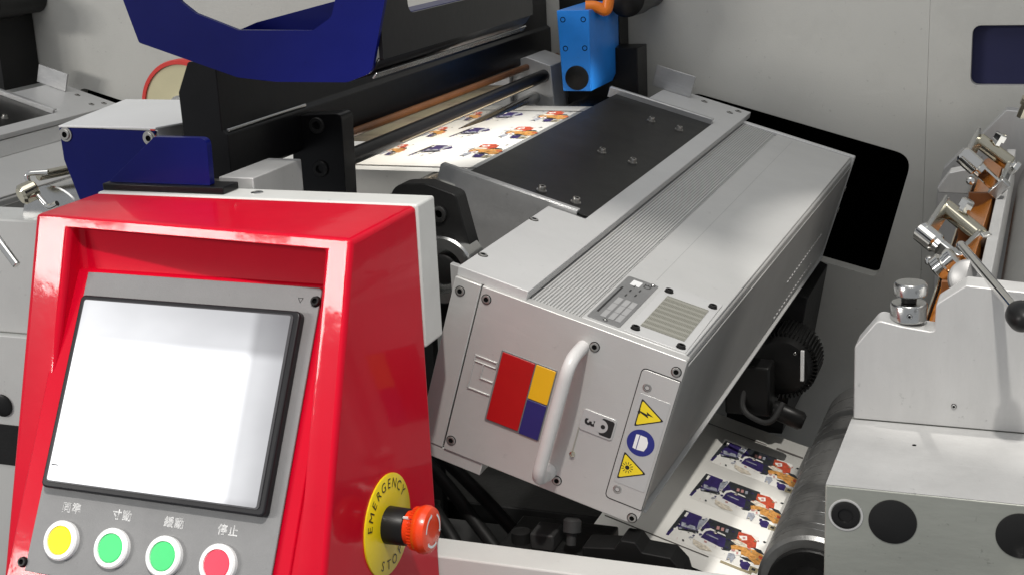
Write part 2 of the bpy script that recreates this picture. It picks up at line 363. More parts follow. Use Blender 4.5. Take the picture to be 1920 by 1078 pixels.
# printed picture: abstract multi-colour card, unit coordinates (s 0..1 along web, t 0..1 from far edge to near edge)
CARD = [('p_white', [(-.02, -.03), (1.03, -.03), (1.03, 1.05), (-.02, 1.05)]),
 ('p_navy', [(0, .02), (.21, .02), (.24, .50), (.02, .62), (-.01, .98), (-.04, .98)]), ('p_dark', [(0, .02), (.04, .02), (.02, .6), (-.04, .9)]),
 ('p_grey', [(.04, .42), (.19, .40), (.22, .50), (.06, .56)]), ('p_white', [(.03, .06), (.06, .06), (.055, .22), (.03, .22)]),
 ('p_white', [(.00, .70), (.06, .62), (.065, .66), (.01, .78)]), ('p_white', [(.005, .86), (.07, .74), (.075, .79), (.01, .92)]),
 ('p_dark', [(.03, .62), (.25, .50), (.26, .58), (.05, .70)]), ('p_grey', [(.20, .16), (.26, .0), (.28, .05), (.25, .45), (.22, .48)]),
 ('p_dark', [(.29, -.02), (.66, -.04), (.70, .30), (.64, .74), (.57, .78), (.30, .5), (.26, .45)]),
 ('p_navy', [(.29, .10), (.36, .28), (.27, .42), (.26, .35)]), ('p_white', [(.28, .55), (.30, .36), (.35, .27), (.52, .30), (.54, .34), (.36, .33), (.32, .42), (.30, .60)]),
 ('p_navy', [(.32, .44), (.37, .34), (.55, .40), (.58, .74), (.46, .70), (.30, .66)]), ('p_grey', [(.34, .48), (.48, .50), (.48, .53), (.34, .52)]),
 ('p_white', [(.40, .74), (.55, .72), (.55, .79), (.42, .80)]), ('p_pink', [(.40, .13), (.43, .11), (.44, .22), (.41, .24)]), ('p_pink', [(.45, .12), (.48, .10), (.49, .21), (.46, .23)]), ('p_grey', [(.50, .11), (.53, .09), (.54, .20), (.51, .22)]),
 ('p_red', [(.64, .04), (.78, .00), (.86, .12), (.88, .34), (.80, .42), (.72, .34), (.65, .26)]), ('p_white', [(.66, .16), (.74, .08), (.76, .20), (.70, .28)]), ('p_pink', [(.70, .15), (.73, .13), (.74, .20), (.71, .22)]),
 ('p_pale', [(.60, .40), (.66, .30), (.78, .34), (.80, .48), (.72, .50)]),
 ('p_orange', [(.62, .52), (.72, .46), (.92, .40), (1.0, .50), (1.02, .78), (.94, .84), (.84, .70), (.66, .70)]), ('p_dark', [(.84, .34), (.94, .34), (1.0, .46), (.9, .44)]),
 ('p_red', [(.94, .52), (1.02, .55), (1.03, .64), (.95, .60)]), ('p_white', [(.68, .66), (.75, .62), (.77, .74), (.70, .80)]), ('p_pink', [(.71, .68), (.73, .66), (.74, .74), (.72, .75)]), ('p_dark', [(.76, .78), (.84, .72), (.92, .80), (.84, .82)]),
 ('p_grey', [(.64, .80), (.70, .76), (.73, .86), (.71, 1.06), (.68, .98), (.65, 1.04)]),
 ('p_navy', [(.80, .90), (.86, .84), (.90, .88), (.90, 1.08), (.84, 1.10), (.80, 1.02)]), ('p_tan', [(.90, .92), (1.0, .92), (1.0, 1.08), (.91, 1.10)]), ('p_dark', [(.93, .96), (.97, .96), (.97, 1.03), (.93, 1.03)]), ('p_navy', [(.78, .86), (.81, .84), (.82, .92), (.79, .94)]),
 ('p_pale', [(.24, .80), (.42, .86), (.48, .96), (.36, 1.02), (.26, .94)]), ('p_pink', [(.35, .72), (.38, .72), (.39, .76), (.36, .77)]), ('p_dark', [(.14, .94), (.16, .93), (.17, .98), (.15, .99)]), ('p_grey', [(.20, .76), (.24, .75), (.23, .80), (.19, .82)])]
rng = random.Random(3)
for k in range(56):
    a, b = rng.random(), rng.random()
    cx_, cy_ = (.02+.96*a, .03+.70*b) if k < 42 else (.05+.9*a, .75+.27*b)
    ww, hh = .006+.018*rng.random(), .006+.022*rng.random()
    cc = rng.choice(['p_dark', 'p_navy', 'p_navy', 'p_grey', 'p_dark', 'p_pale'] if cx_ < .62 else ['p_orange', 'p_red', 'p_dark', 'p_pale', 'p_tan', 'p_pink'])
    if k >= 42: cc = rng.choice(['p_grey', 'p_pale', 'p_pink', 'p_pale']); ww *= .6; hh *= .6
    an = rng.random()*3
    CARD.append((cc, [(cx_+ww*math.cos(an+q)*1.2, cy_+hh*math.sin(an+q)*1.4) for q in (0, 1.4, 3.0, 4.4)]))
cm = sorted({c for c, _ in CARD})
def card(parent, fn, s0, y0, ls=.118, ly=.083, smin=-1, smax=2, lift=.00002):
    polys = []; SEL = [(c, p) for c, p in CARD if smin <= sum(q[0] for q in p)/len(p) <= smax and (smin < 0 or max(q[0] for q in p)-min(q[0] for q in p) < .6)]
    for k, (c, p) in enumerate(SEL):
        polys.append([fn(s0+q[0]*ls, y0-q[1]*ly, .0006+.00002*k) for q in p])
    V, F, fm = [], [], []
    for (c, _), p in zip(SEL, polys):
        n = len(V); V += p; F.append(tuple(range(n, n+len(p)))); fm.append(cm.index(c))
    return ob('printed_card', V, F, None, parent, mats=cm, fm=fm)
for i in range(3): card(web2, W2, .004, 1.932-.1235*i)
for i in range(3):
    card(web, wmap, -.785, 2.000-.1335*i, smin=.58)
    card(web, wmap, -.860, 1.985-.1335*i, .060, .070, smin=.62)
    card(web, wmap, -.775, 1.985-.1335*i, .10, .075, smin=0, smax=.35)
for y_ in (2.000, 1.575): box('trim_line', (-1.0, y_, 1.1656), (-.62, y_+.003, 1.1659), 'p_line', web, 0)
for yy, a, b in ((1.965, -.08, .06), (1.589, -.08, .06)):
    flat('trim_line', [[W2(a, yy, .0007), W2(b, yy, .0007), W2(b, yy+.003, .0007), W2(a, yy+.003, .0007)]], 'p_line', web2, lambda *q: q)
for yy in (1.965, 1.589):
    flat('trim_line', [[W2(.075, yy-.0005, .0009), W2(.125, yy-.0005, .0009), W2(.125, yy+.0055, .0009), W2(.075, yy+.0055, .0009)]], 'p_line' if yy > 1.7 else 'p_tan', web2, lambda *q: q)

# ------------------------------------------------------------------ UV dryer cassette
def make_dryer(label, loc, detail=True):
    t = thing('dryer_cassette', label, 'dryer unit', loc, 'dryer cassettes', (0, TILT, 0))
    UF, UB, NB, L = .2072, .2205, -.1764, .985
    # body as a tapered hexahedron, front plate, lips
    V = [(-.002, .013, NB+.002), (UF-.003, .013, NB+.002), (UB, L, NB+.006), (-.002, L, NB+.006), (-.002, .013, -.0022), (UF-.003, .013, -.0022), (UB, L, -.0022), (-.002, L, -.0022)]
    ob('body', V, [(0, 3, 2, 1), (4, 5, 6, 7), (0, 1, 5, 4), (1, 2, 6, 5), (2, 3, 7, 6), (3, 0, 4, 7)], 'anod', t, .0035, 3)
    V = [(UF-.0026, .02, -.157), (UB+.0005, L-.004, -.154), (UB+.0005, L-.004, -.012), (UF-.0026, .02, -.012)]; 
    ob('side_sheet', V+[(v[0]+.0016, v[1], v[2]) for v in V], [(0, 1, 2, 3), (4, 7, 6, 5), (0, 4, 5, 1), (1, 5, 6, 2), (2, 6, 7, 3), (3, 7, 4, 0)], 'anod_shaded', t, .0004)
    V = [(UF-.003, .012, -.1665), (UB+.004, L, -.1640), (UB+.004, L, -.1605), (UF+.001, .012, -.1625)]
    ob('bottom_lip', [(UF-.006, .012, -.1665), (UF+.0025, .012, -.1665), (UB+.0045, L, -.1640), (UB-.006, L, -.1640), (UF-.006, .012, -.1635), (UF+.0025, .012, -.1635), (UB+.0045, L, -.1610), (UB-.006, L, -.1610)], [(0, 3, 2, 1), (4, 5, 6, 7), (0, 1, 5, 4), (1, 2, 6, 5), (2, 3, 7, 6), (3, 0, 4, 7)], 'lid_metal', t, .0006)
    ob('rear_rim', *boxvf((-.004, L, -.1715), (UB+.003, L+.012, .0035)), 'lid_metal', t, .002)
    fp = rpoly([(.0006, NB), (UF, NB), (UF, .0012), (.0006, .0012)], [.001, .013, .003, .001])
    prism('front_plate', fp, 'y', 0, .0125, 'anod_front', t, bevel=.0014)
    prism('side_strip', [(-.0283, NB), (-.0008, NB), (-.0008, .0008), (-.0283, .0008)], 'y', .0008, .0125, 'anod_front', t, bevel=.001)
    # lid: frame-shaped raised plate
    lid = prism('lid', [(-.0283, .004), (.0445, .004), (.0445, 1.035), (-.095, 1.035), (-.095, .885), (.0165, .885), (.0165, .262), (-.0283, .262)], 'z', .0008, .0105, 'lid_metal', t, bevel=.0008)
    for u, y in ((-.0225, .052), (-.0235, .202), (.028, 1.012), (-.027, 1.006), (.020, .985)): place('screw', SCREW, (u, y, .0106), (0, 0, 1), lid)
    # black access plate with screws and standing flanges
    bp = box('access_plate', (-.1375, .276, .0065), (.0162, .878, .0092), 'black_plate', t, .0005)
    for u in (-.0535, -.0108):
        for y in (.309, .542, .783): place('screw', CAP, (u, y, .0092), (0, 0, 1), bp)
    nb = prism('near_flange', [(-.1645, .0145), (.0045, .0145), (.0045, .0015), (-.0283, .0015), (-.03, -.10), (-.105, -.125), (-.1425, -.056), (-.142, -.003), (-.1645, -.003)], 'y', .2655, .2685, 'brushed', t, bevel=.0006)
    box('flange_lip', (-.1645, .2690, .0118), (.0045, .2775, .0148), 'brushed', nb, .0008)
    fb = box('far_flange', (-.150, .879, .001), (.0155, .8815, .0165), 'brushed', t, .0006)
    box('flange_lip', (-.150, .8820, .0140), (.0155, .8895, .0168), 'brushed', fb, .0008)
    box('wall_tab', (-.115, 1.0, .0108), (-.050, 1.004, .045), 'brushed', t, .0006)
    # ribbed heat-sink strip
    V, F = [], []; n = 15; p0, p1 = .0460, .0965; pit_ = (p1-p0)/n
    prof = []
    for i in range(n): prof += [(p0+i*pit_, -.0012), (p0+(i+.12)*pit_, .0008), (p0+(i+.58)*pit_, .0008), (p0+(i+.72)*pit_, -.0012)]
    prof.append((p1, -.0012)); prof += [(p1, -.0021), (p0, -.0021)]
    k = len(prof)
    for y in (.0128, L-.001): V += [(u, y, z) for u, z in prof]
    F = [(i, (i+1) % k, (i+1) % k+k, i+k) for i in range(k)]+[tuple(range(k)), tuple(range(k, 2*k))]
    ob('ribbed_strip', V, F, 'anod', t)
    # cover sheet with a fold line and a vent plate
    V = [(.0978, .0128, -.0022), (UF-.0045, .0128, -.0022), (UB-.003, L-.001, -.0022), (.1005, L-.001, -.0022)]
    ob('cover_sheet', V+[(v[0], v[1], .0012) for v in V], [(0, 1, 2, 3), (4, 7, 6, 5), (0, 4, 5, 1), (1, 5, 6, 2), (2, 6, 7, 3), (3, 7, 4, 0)], 'anod', t, .0012)
    if not detail: return t
    box('fold_line', (.1275, .175, .0011), (.1279, .97, .00132), 'tag_light', t, 0)
    vp = box('vent_plate', (.1395, .016, .0012), (.2008, .170, .0022), 'lid_metal', t, .0004)
    box('vent_backing', (.1490, .040, .0021), (.1930, .140, .00235), 'mesh_dark', vp, 0)
    bars = [((.1490+i*.0016, .040, .0023), (.1496+i*.0016, .140, .0029)) for i in range(28)]
    bars += [((.1490, .040+i*.0022, .0023), (.1930, .0406+i*.0022, .0030)) for i in range(46)]
    bars += [((.1490, .044+i*.0125, .0023), (.1930, .0490+i*.0125, .00305)) for i in range(8)]
    multi('vent_mesh', bars, 'mesh_metal', vp)['kind'] = 'stuff'
    for u, y in ((.147, .153), (.194, .153), (.1472, .0283), (.194, .0233)): place('screw', DARKSCREW, (u, y, .0022), (0, 0, 1), vp)
    # rating plate
    rp = prism('rating_plate', rrect(.1012, .0185, .1345, .160, .003), 'z', .0012, .0017, 'tag_grey', t, bevel=.0002)
    def tp(x, y): return (.1012+x, .0185+y, .0019)
    flat('table_cells', [[(x, a), (x+.0055, a), (x+.0055, b), (x, b)] for x in (.0095, .0175, .0245) for a, b in ((.012, .032), (.033, .054), (.055, .074))], 'tag_light', rp, tp)
    lettering('lettering', [('CE', .011, .025, .128, R(90))], 'ink_black', rp, tp)
    flat('text_lines', [[(.0035, .02), (.0055, .02), (.0055, .105), (.0035, .105)]]+[[(.0130+.008*(i % 2), .082+.008*i), (.0145+.008*(i % 2), .082+.008*i), (.0145+.008*(i % 2), .089+.008*i), (.0130+.008*(i % 2), .089+.008*i)] for i in range(5)], 'ink_black', rp, tp)
    flat('white_sticker', [[(.008, .118), (.018, .118), (.018, .134), (.008, .134)]], 'ink_white', rp, tp)
    for x, y in ((.028, .137), (.017, .006)): place('rivet', SMALL, (.1012+x, .0185+y, .0017), (0, 0, 1), rp)
    # front details
    FY = -.0004
    def fp3(u, n, d=0): return (u, FY-d, n)
    for u, n in ((-.0202, -.0119), (.0075, -.0101), (.0066, -.1646), (.1205, -.0173), (.2000, -.0125), (.1786, -.0371), (.1198, -.1625), (.2000, -.1700), (.1788, -.1467)):
        place('screw', SCREW, (u, -.0002 if u > 0 else .0006, n), (0, -1, 0), t)
    lg = prism('badge_backing', rrect(.0345, -.1300, .0925, -.0530, .0015), 'y', -.0009, .0002, 'tag_grey', t, bevel=.0003)
    for nm, a in (('red', (.0362, -.1275, .0700, -.0545)), ('yellow', (.0712, -.0905, .0915, -.0545)), ('blue', (.0712, -.1290, .0915, -.0918))):
        prism('badge_square', rrect(*a, .001), 'y', -.0018, -.0008, 'sq_'+nm, lg, bevel=.0003)
    # embossed letter frame beside the badge
    def bar3(a, b): return ((a[0], -.0012, a[1]), (b[0], .0002, b[1]))
    gl = []
    for x0, x1, z0, z1 in ((.0095, .0335, -.0690, -.0676), (.0095, .0335, -.0745, -.0735), (.0095, .0108, -.1045, -.0676), (.0095, .0335, -.1040, -.1026), (.0195, .0335, -.0900, -.0886), (.0195, .0208, -.0890, -.0745), (.0325, .0335, -.0745, -.0676)):
        gl.append(((x0, -.0012, z0), (x1, .0002, z1)))
    multi('embossed_letter', gl, 'anod_front', t, .0003)
    # number tag: rotated numeral and index symbol
    tg = prism('number_tag', rrect(.1265, -.1015, .1605, -.0795, .003), 'y', -.0011, .0002, 'label_silver', t, bevel=.0003)
    lettering('numeral', [('3', .0150, .1355, -.0912, R(-90))], 'ink_black', tg, lambda x, y: (x, -.00135, y), .0005)
    flat('index_symbol', [rrect(.1465, -.0995, .1590, -.0820, .002)], 'ink_black', tg, lambda x, y: (x, -.00135, y))
    flat('index_disc', [circ(.1470, -.0905, .0068)], 'label_silver', tg, lambda x, y: (x, -.0015, y))
    flat('index_dot', [circ(.1490, -.0905, .0022, 16)], 'ink_black', tg, lambda x, y: (x, -.0017, y))
    # warning label plate
    wp = prism('warning_plate', rpoly([(.1695, -.1585), (UF-.0008, -.1585), (UF-.0008, -.0205), (.1695, -.0205)], [.005, .001, .001, .005]), 'y', -.0010, .0003, 'anod_front', t, bevel=.0004)
    groove = rpoly([(.1686, -.1596), (UF-.0004, -.1596), (UF-.0004, -.0194), (.1686, -.0194)], [.006, .001, .001, .006])
    prism('plate_seam', groove, 'y', -.0003, .0002, 'dark_grey', t, bevel=0)
    st = prism('warning_sticker', rrect(.1735, -.1395, .2040, -.0440, .0015), 'y', -.0014, -.0009, 'label_silver', wp, bevel=.0001)
    pf = lambda d: (lambda x, y: (x, d, y))
    def triang(c, r, a0=0): return rpoly([(c[0]+r*math.cos(R(a0+120*k)), c[1]+r*math.sin(R(a0+120*k))) for k in range(3)], .0012, 3)
    # the whole plate hangs sideways: symbols are turned a quarter turn
    for c in ((.1855, -.0632), (.1838, -.1208)):
        flat('triangle_edge', [triang(c, .0172, 0)], 'ink_black', st, pf(-.00155))
        flat('triangle_face', [triang(c, .0148, 0)], 'sign_yellow', st, pf(-.00165))
    c = (.1838, -.0632)
    flat('lightning_bolt', [[(c[0]+.0085, c[1]+.0005), (c[0]+.0008, c[1]+.0035), (c[0]+.0020, c[1]+.0010), (c[0]-.0055, c[1]+.0022), (c[0]-.0052, c[1]+.0040), (c[0]-.0075, c[1]+.0005), (c[0]-.0048, c[1]-.0015), (c[0]-.005, c[1]+.0005), (c[0]+.0040, c[1]-.0022), (c[0]+.0025, c[1]+.0005)]], 'ink_black', st, pf(-.00175))
    c = (.1820, -.1208); rays = [circ(c[0], c[1], .0022, 14)]
    for k in range(12):
        a = R(30*k); e = (math.cos(a), math.sin(a)); q = (-e[1]*.00035, e[0]*.00035)
        rays.append([(c[0]+e[0]*.0032+q[0], c[1]+e[1]*.0032+q[1]), (c[0]+e[0]*.0058+q[0], c[1]+e[1]*.0058+q[1]), (c[0]+e[0]*.0058-q[0], c[1]+e[1]*.0058-q[1]), (c[0]+e[0]*.0032-q[0], c[1]+e[1]*.0032-q[1])])
    flat('radiation_symbol', rays, 'ink_black', st, pf(-.00175))
    c = (.1875, -.0920)
    flat('sign_disc', [circ(c[0], c[1], .0135, 32)], 'sign_blue', st, pf(-.00155))
    flat('book_symbol', [[(c[0]-.0062, c[1]-.0072), (c[0]-.0030, c[1]-.0078), (c[0]-.0030, c[1]+.0078), (c[0]-.0062, c[1]+.0072)], [(c[0]-.0022, c[1]-.0078), (c[0]+.0050, c[1]-.0070), (c[0]+.0068, c[1]-.0020), (c[0]+.0066, c[1]+.0030), (c[0]+.0042, c[1]+.0075), (c[0]-.0022, c[1]+.0078)]], 'ink_white', st, pf(-.00170))
    # handle
    h = tube('handle', [(.1095, .001, -.0215), (.1095, -.036, -.0235), (.1090, -.037, -.150), (.1095, -.006, -.158)], .0064, 'handle_paint', t, .020, 16)
    lathe('handle_foot', (.1093, -.012, -.1565), (0, 1, 0), [(0, .0045), (.004, .0075), (.0125, .0085)], 'handle_paint', h, 20)
    lathe('pin', (.1275, .0004, -.1290), (0, -1, 0), [(0, .0026), (.003, .0026), (.0036, .0018)], 'brass_chrome', t, 14)
    multi('drain_channel', [((.1262, -.0006, -.1290), (.1275, .0002, -.1000))], 'mesh_metal', t)
    box('bottom_bracket', (-.028, .002, -.1905), (.0432, .03, -.1768), 'anod_front', t, .0008)
    # perforations on the side wall
    for n0, n1, y0, y1 in ((-.100, -.0935, .62, .86), (-.146, -.136, .60, .845)):
        k = 17; V = []
        for i in range(k):
            a = i/(k-1); y = y0+(y1-y0)*a; u = UF-.001+(UB-UF+.0035)*y/L
            V.append(((u-.001, y-.004, n0+(n1-n0)*a-.001), (u+.0009, y+.004, n0+(n1-n0)*a+.001)))
        multi('perforation_row', V, 'lid_metal', t)
    for y, n in ((L+.006, -.050), (L+.006, -.085)): place('screw', SCREW, (UB+.0032, y, n), (1, 0, 0), t)
    return t
make_dryer('silver dryer cassette with black top plate, white handle, warning signs and number 3', O)
make_dryer('second silver dryer cassette with black plate, cut by the left edge', (O.x+DX, O.y, O.z), False)

# ------------------------------------------------------------------ red control console
cons = thing('control_console', 'glossy red control console with lit touch screen, coloured buttons and emergency stop', 'control panel', (-.7, 1.05, .75))
XL, XR = -.8705, -.5288
def fy(z, left): return (1.035 if left else 1.0)-.354*(1.226-z)
zb = .76
V = [(XL, fy(zb, 1), zb), (XR, fy(zb, 0), zb), (XR, 1.1272, zb), (XL, 1.1272, zb), (XL, fy(1.226, 1), 1.226), (XR, fy(1.226, 0), 1.226), (XR, 1.1272, 1.226), (XL, 1.1272, 1.226)]
boxF = [(0, 3, 2, 1), (4, 5, 6, 7), (0, 1, 5, 4), (1, 2, 6, 5), (2, 3, 7, 6), (3, 0, 4, 7)]
hous = ob('housing', V, boxF, 'red_paint', cons)
# recess cutter: back wall above the panel, panel bed plane 60 degrees
def py(z): return 1.0305-.5735*(1.1718-z)
cut_prof = [(1.0365, 1.2165), (1.0345, 1.1772), (py(.80), .80), (.70, .80), (.70, 1.2165)]
V = []
for y, z in cut_prof:
    fr_ = 1 if y < 1.0 else 0
    V.append((-.8445 if fr_ else -.8265, y+.004, z))
for y, z in cut_prof:
    V.append((-.5545 if y > 1.0 else -.5560, y, z))
k = len(cut_prof)
cutter = ob('cutter', V, [tuple(range(k)), tuple(range(k, 2*k))]+[(i, (i+1) % k, (i+1) % k+k, i+k) for i in range(k)], 'red_paint', cons)
md = hous.modifiers.new('cut', 'BOOLEAN'); md.operation = 'DIFFERENCE'; md.object = cutter; md.solver = 'EXACT'
dg = bpy.context.evaluated_depsgraph_get(); dg.update()
me = bpy.data.meshes.new_from_object(hous.evaluated_get(dg)); hous.modifiers.clear(); hous.data = me
bpy.data.objects.remove(cutter)
bm = bmesh.new(); bm.from_mesh(me); bmesh.ops.dissolve_limit(bm, angle_limit=R(1), verts=bm.verts[:], edges=bm.edges[:]); bm.to_mesh(me); bm.free()
md = hous.modifiers.new('bevel', 'BEVEL'); md.width = .0058; md.segments = 5; md.limit_method = 'ANGLE'; md.angle_limit = R(30)
for p in me.polygons: p.use_smooth = True
me.set_sharp_from_angle(angle=R(40))
bedL, bedR = -.838, -.5625
prism('panel_bed', [(py(1.1765)-.0012, 1.1765), (py(.78)-.0012, .78), (1.02, .78), (1.05, 1.1765)], 'x', bedL, bedR, 'red_paint', cons, bevel=.0015)
# panel frame: ex along the panel, ey down the slope, en out of the panel
T0 = Vector((-.5775, 1.0300, 1.1718)); ex = Vector((.9998, -.0183, 0)); ey = Vector((-.0091, -.4975, -.8674)).normalized(); en = ex.cross(-ey).normalized()
if en.y > 0: en = -en
def PN(x, y, d=0): return T0+ex*x+ey*y+en*(d+.0022)
def pprism(name, pts, d0, d1, m, parent, bevel=.0006, holes=(), seg=2):
    return prism(name, pts, None, d0, d1, m, parent, holes, bevel, seg, map=lambda a, b, d: PN(a, b, d))
pan = pprism('button_panel', rrect(-.2478, -.0015, .0025, .268, .003), 0, .0022, 'panel_grey', cons)
bz = pprism('screen_bezel', rrect(-.2345, .0215, -.0085, .1945, .005), .0022, .0115, 'bezel', cons, .0018, seg=3)
pprism('screen_lip', rrect(-.2300, .0250, -.0140, .1895, .0035), .0115, .0122, 'bezel_lip', bz, .0004)
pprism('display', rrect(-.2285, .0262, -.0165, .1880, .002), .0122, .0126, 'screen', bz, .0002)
pprism('status_tick', rrect(-.2265, .1738, -.2195, .1748, .0003), .0126, .0129, 'ink_black', bz, 0)
for i, (c, txt) in enumerate((('yellow', '同準'), ('green', '寸動'), ('green', '緩動'), ('red', '停止'))):
    x, y = -.2063+.0530*i, .2375
    ring = lathe('push_button', PN(x, y, .0021), en, [(0, .0172), (.004, .0172), (.0055, .0158), (.0055, .0128), (.0035, .0124)], 'btn_ring', cons, 40)
    lathe('button_cap', PN(x, y, .0050), en, [(0, .0121), (.0016, .0121), (.0022, .0115), (.00225, .001)], 'btn_'+c, ring, 36)
    lettering('button_caption', [(ch, .0094, dx_+sx_, sy_, 0) for ch, dx_ in zip(txt, (-.0052, .0052)) for sx_, sy_ in ((0, 0), (.00035, 0), (0, .00035), (.00035, .00035))], 'ink_white', pan, lambda a, b, x=x: PN(x+.002+a, .2095-b, .0024))
for x, y in ((-.243, .2605), (-.001, .0105)): place('screw', DARKSCREW, PN(x, y, .0022), en, pan)
lettering('small_mark', [('▽', .006, 0, 0, 0)], 'ink_black', pan, lambda a, b: PN(-.016+a, .0108-b, .0024))
# emergency stop on the right side
EC = Vector((-.5288, 1.0235, .9640))
es = lathe('emergency_stop', EC, (1, 0, 0), [(.0, .0455), (.0012, .0455), (.0016, .0449), (.0016, .012)], 'estop_yellow', cons, 56)
def arc_text(txt, r, a0, step, size, flip):
    out = []
    for i, ch in enumerate(txt):
        a = R(a0+step*i); out.append((ch, size, r*math.cos(a), r*math.sin(a), a-math.pi/2 if not flip else a+math.pi/2))
    return out
lettering('lettering', arc_text('EMERGENCY', .0365, 163, -16.5, .0125, False), 'ink_black', es, lambda x, y: EC+Vector((.0019, x, y)))
lettering('lettering', arc_text('STOP', .0365, 242, 19, .0125, True), 'ink_black', es, lambda x, y: EC+Vector((.0019, x, y)))
lathe('collar', EC, (1, 0, 0), [(.0014, .0168), (.0200, .0162), (.0208, .0155)], 'black_plastic', es, 36)
mh = lathe('mushroom_head', EC, (1, 0, 0), [(.0200, .0148), (.0275, .0148), (.0290, .0165), (.0310, .0196), (.0350, .0212), (.0385, .0212), (.0425, .0195), (.0438, .0168), (.0435, .006)], 'estop_red', es, 56)
def arrow(a0, a1, r=.0142, wd=.0011):
    p = [((r+wd)*math.cos(R(a0+(a1-a0)*i/10)), (r+wd)*math.sin(R(a0+(a1-a0)*i/10))) for i in range(11)]
    q = [((r-wd)*math.cos(R(a0+(a1-a0)*i/10)), (r-wd)*math.sin(R(a0+(a1-a0)*i/10))) for i in range(11)]
    e = R(a1+(10 if a1 > a0 else -10))
    return p+[((r+wd*2.3)*math.cos(R(a1)), (r+wd*2.3)*math.sin(R(a1))), (r*math.cos(e), r*math.sin(e)), ((r-wd*2.3)*math.cos(R(a1)), (r-wd*2.3)*math.sin(R(a1)))]+q[::-1]
flat('turn_arrow', [arrow(170, 100), arrow(50, -20), arrow(-70, -140)], 'ink_white', mh, lambda x, y: EC+Vector((.0441, x, y)))
multi('index_mark', [((EC.x+.0205, EC.y-.0095, EC.z+.0125), (EC.x+.0275, EC.y-.008, EC.z+.0142))], 'ink_white', mh)
multi('grip_rib', [((EC.x+.0265, EC.y+.0182*math.cos(R(a))-.0006, EC.z+.0182*math.sin(R(a))-.0006), (EC.x+.0310, EC.y+.0182*math.cos(R(a))+.0006, EC.z+.0182*math.sin(R(a))+.0006)) for a in range(0, 360, 9)], 'estop_red', mh)

# ------------------------------------------------------------------ upper beams, guard and brackets
bmn = thing('crossbeam', 'long black crossbeam running back to the wall above the printed web', 'beam', (-.82, 1.7, 1.21))
prism('beam_body', rpoly([(-.847, 1.218), (-.800, 1.2150), (-.7945, 1.219), (-.7945, 1.262), (-.8005, 1.266), (-.8005, 1.330), (-.808, 1.3365), (-.8330, 1.3365), (-.848, 1.305)], [.002, .001, .002, .003, .002, .004, .004, .004, .006]), 'y', 1.25, 2.258, 'black_gloss', bmn, bevel=.001)
rod('highlight_bar', (-.7975, 1.255, 1.2655), (-.7975, 1.42, 1.2655), .0022, 'steel', bmn, 12)  # steel rod added as the highlight line along the beam edge
ft = thing('beam_foot', 'glossy dark blue foot plate standing on the frame behind the console', 'bracket', (-.80, 1.15, 1.2264))
prism('foot_plate', rpoly([(-.866, 1.2335), (-.7505, 1.2335), (-.7495, 1.2790), (-.8075, 1.2790)], [.001, .001, .008, .001]), 'y', 1.142, 1.150, 'navy_paint', ft)
box('base_rail', (-.8695, 1.136, 1.2265), (-.733, 1.164, 1.2333), 'black_gloss', ft, .001)
ibr = thing('bearing_block', 'upright black bearing block with two socket screws behind the console', 'bracket', (-.777, 1.415, 1.15))
k_ = 1.23
prism('block', rpoly([(-.6605*k_, 1.150), (-.6060*k_, 1.150), (-.6035*k_, 1.5-.1951*k_), (-.6545*k_, 1.5-.1982*k_)], [.001, .001, .008, .006]), 'y', 1.402, 1.430, 'black_gloss', ibr, bevel=.0012)
for z in (1.2535, 1.2935):
    lathe('socket_screw', (-.629*k_, 1.4022, 1.5-(1.5-z)*k_), (0, -1, 0), [(0, .0092), (.0026, .0092), (.0034, .0085), (.0034, .005), (-.001, .0045)], 'dark_iron', ibr, 28)
rod('idler_bar', (-.757, 1.430, 1.2025), (-.757, 2.258, 1.2025), .0098, 'black_gloss', None); idb = bpy.context.scene.objects['idler_bar']
tag(idb, 'thin black idler bar reaching from the upright bearing block to the wall', 'roller')
cb = rod('copper_tube', (-.785, 1.432, 1.2195), (-.785, 2.258, 1.2150), .0050, 'copper', None); tag(cb, 'brown copper coloured tube under the black crossbeam', 'tube')
sb = box('spacer_block', (-.760, 1.172, 1.190), (-.7215, 1.268, 1.2355), 'milled', None); tag(sb, 'small pale metal spacer block left of the upright black bearing block', 'block')
ow = thing('printed_web', 'brownish strip of printed web between crossbeam and idler bar', 'paper web', (-.80, 1.7, 1.2))
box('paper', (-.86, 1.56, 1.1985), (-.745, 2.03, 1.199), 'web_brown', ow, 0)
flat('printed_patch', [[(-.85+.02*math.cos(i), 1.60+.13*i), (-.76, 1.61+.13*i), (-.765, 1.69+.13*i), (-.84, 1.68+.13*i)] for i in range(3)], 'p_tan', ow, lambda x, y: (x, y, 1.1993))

gd = thing('guard_cover', 'dark blue open guard cover above the black crossbeam at the top edge', 'guard', (-.7, 1.2, 1.32))
outer = rpoly([(-.8880, 1.48), (-.8635, 1.4039), (-.8506, 1.3623), (-.7422, 1.3285), (-.70, 1.3245), (-.6243, 1.3245), (-.5985, 1.3335), (-.5935, 1.3514), (-.5798, 1.3998), (-.565, 1.48)], [0, .01, .004, .03, .02, .02, .012, .02, .02, 0])
inner = rpoly([(-.80, 1.46), (-.8000, 1.4030), (-.7827, 1.3901), (-.7370, 1.3737), (-.6566, 1.3727), (-.6357, 1.3850), (-.6305, 1.4005), (-.628, 1.46)], [.01, .01, .01, .01, .012, .012, .01, .01])
prism('guard_front', outer, 'y', 1.196, 1.201, 'navy_paint', gd, [inner], bevel=.0008)
prism('guard_side', rpoly([(1.2015, 1.345), (1.61, 1.345), (1.61, 1.50), (1.2015, 1.50)], .001), 'x', -.592, -.588, 'black_gloss', gd, [rpoly([(1.262, 1.381), (1.54, 1.381), (1.54, 1.47), (1.262, 1.47)], .014)], bevel=.0006)
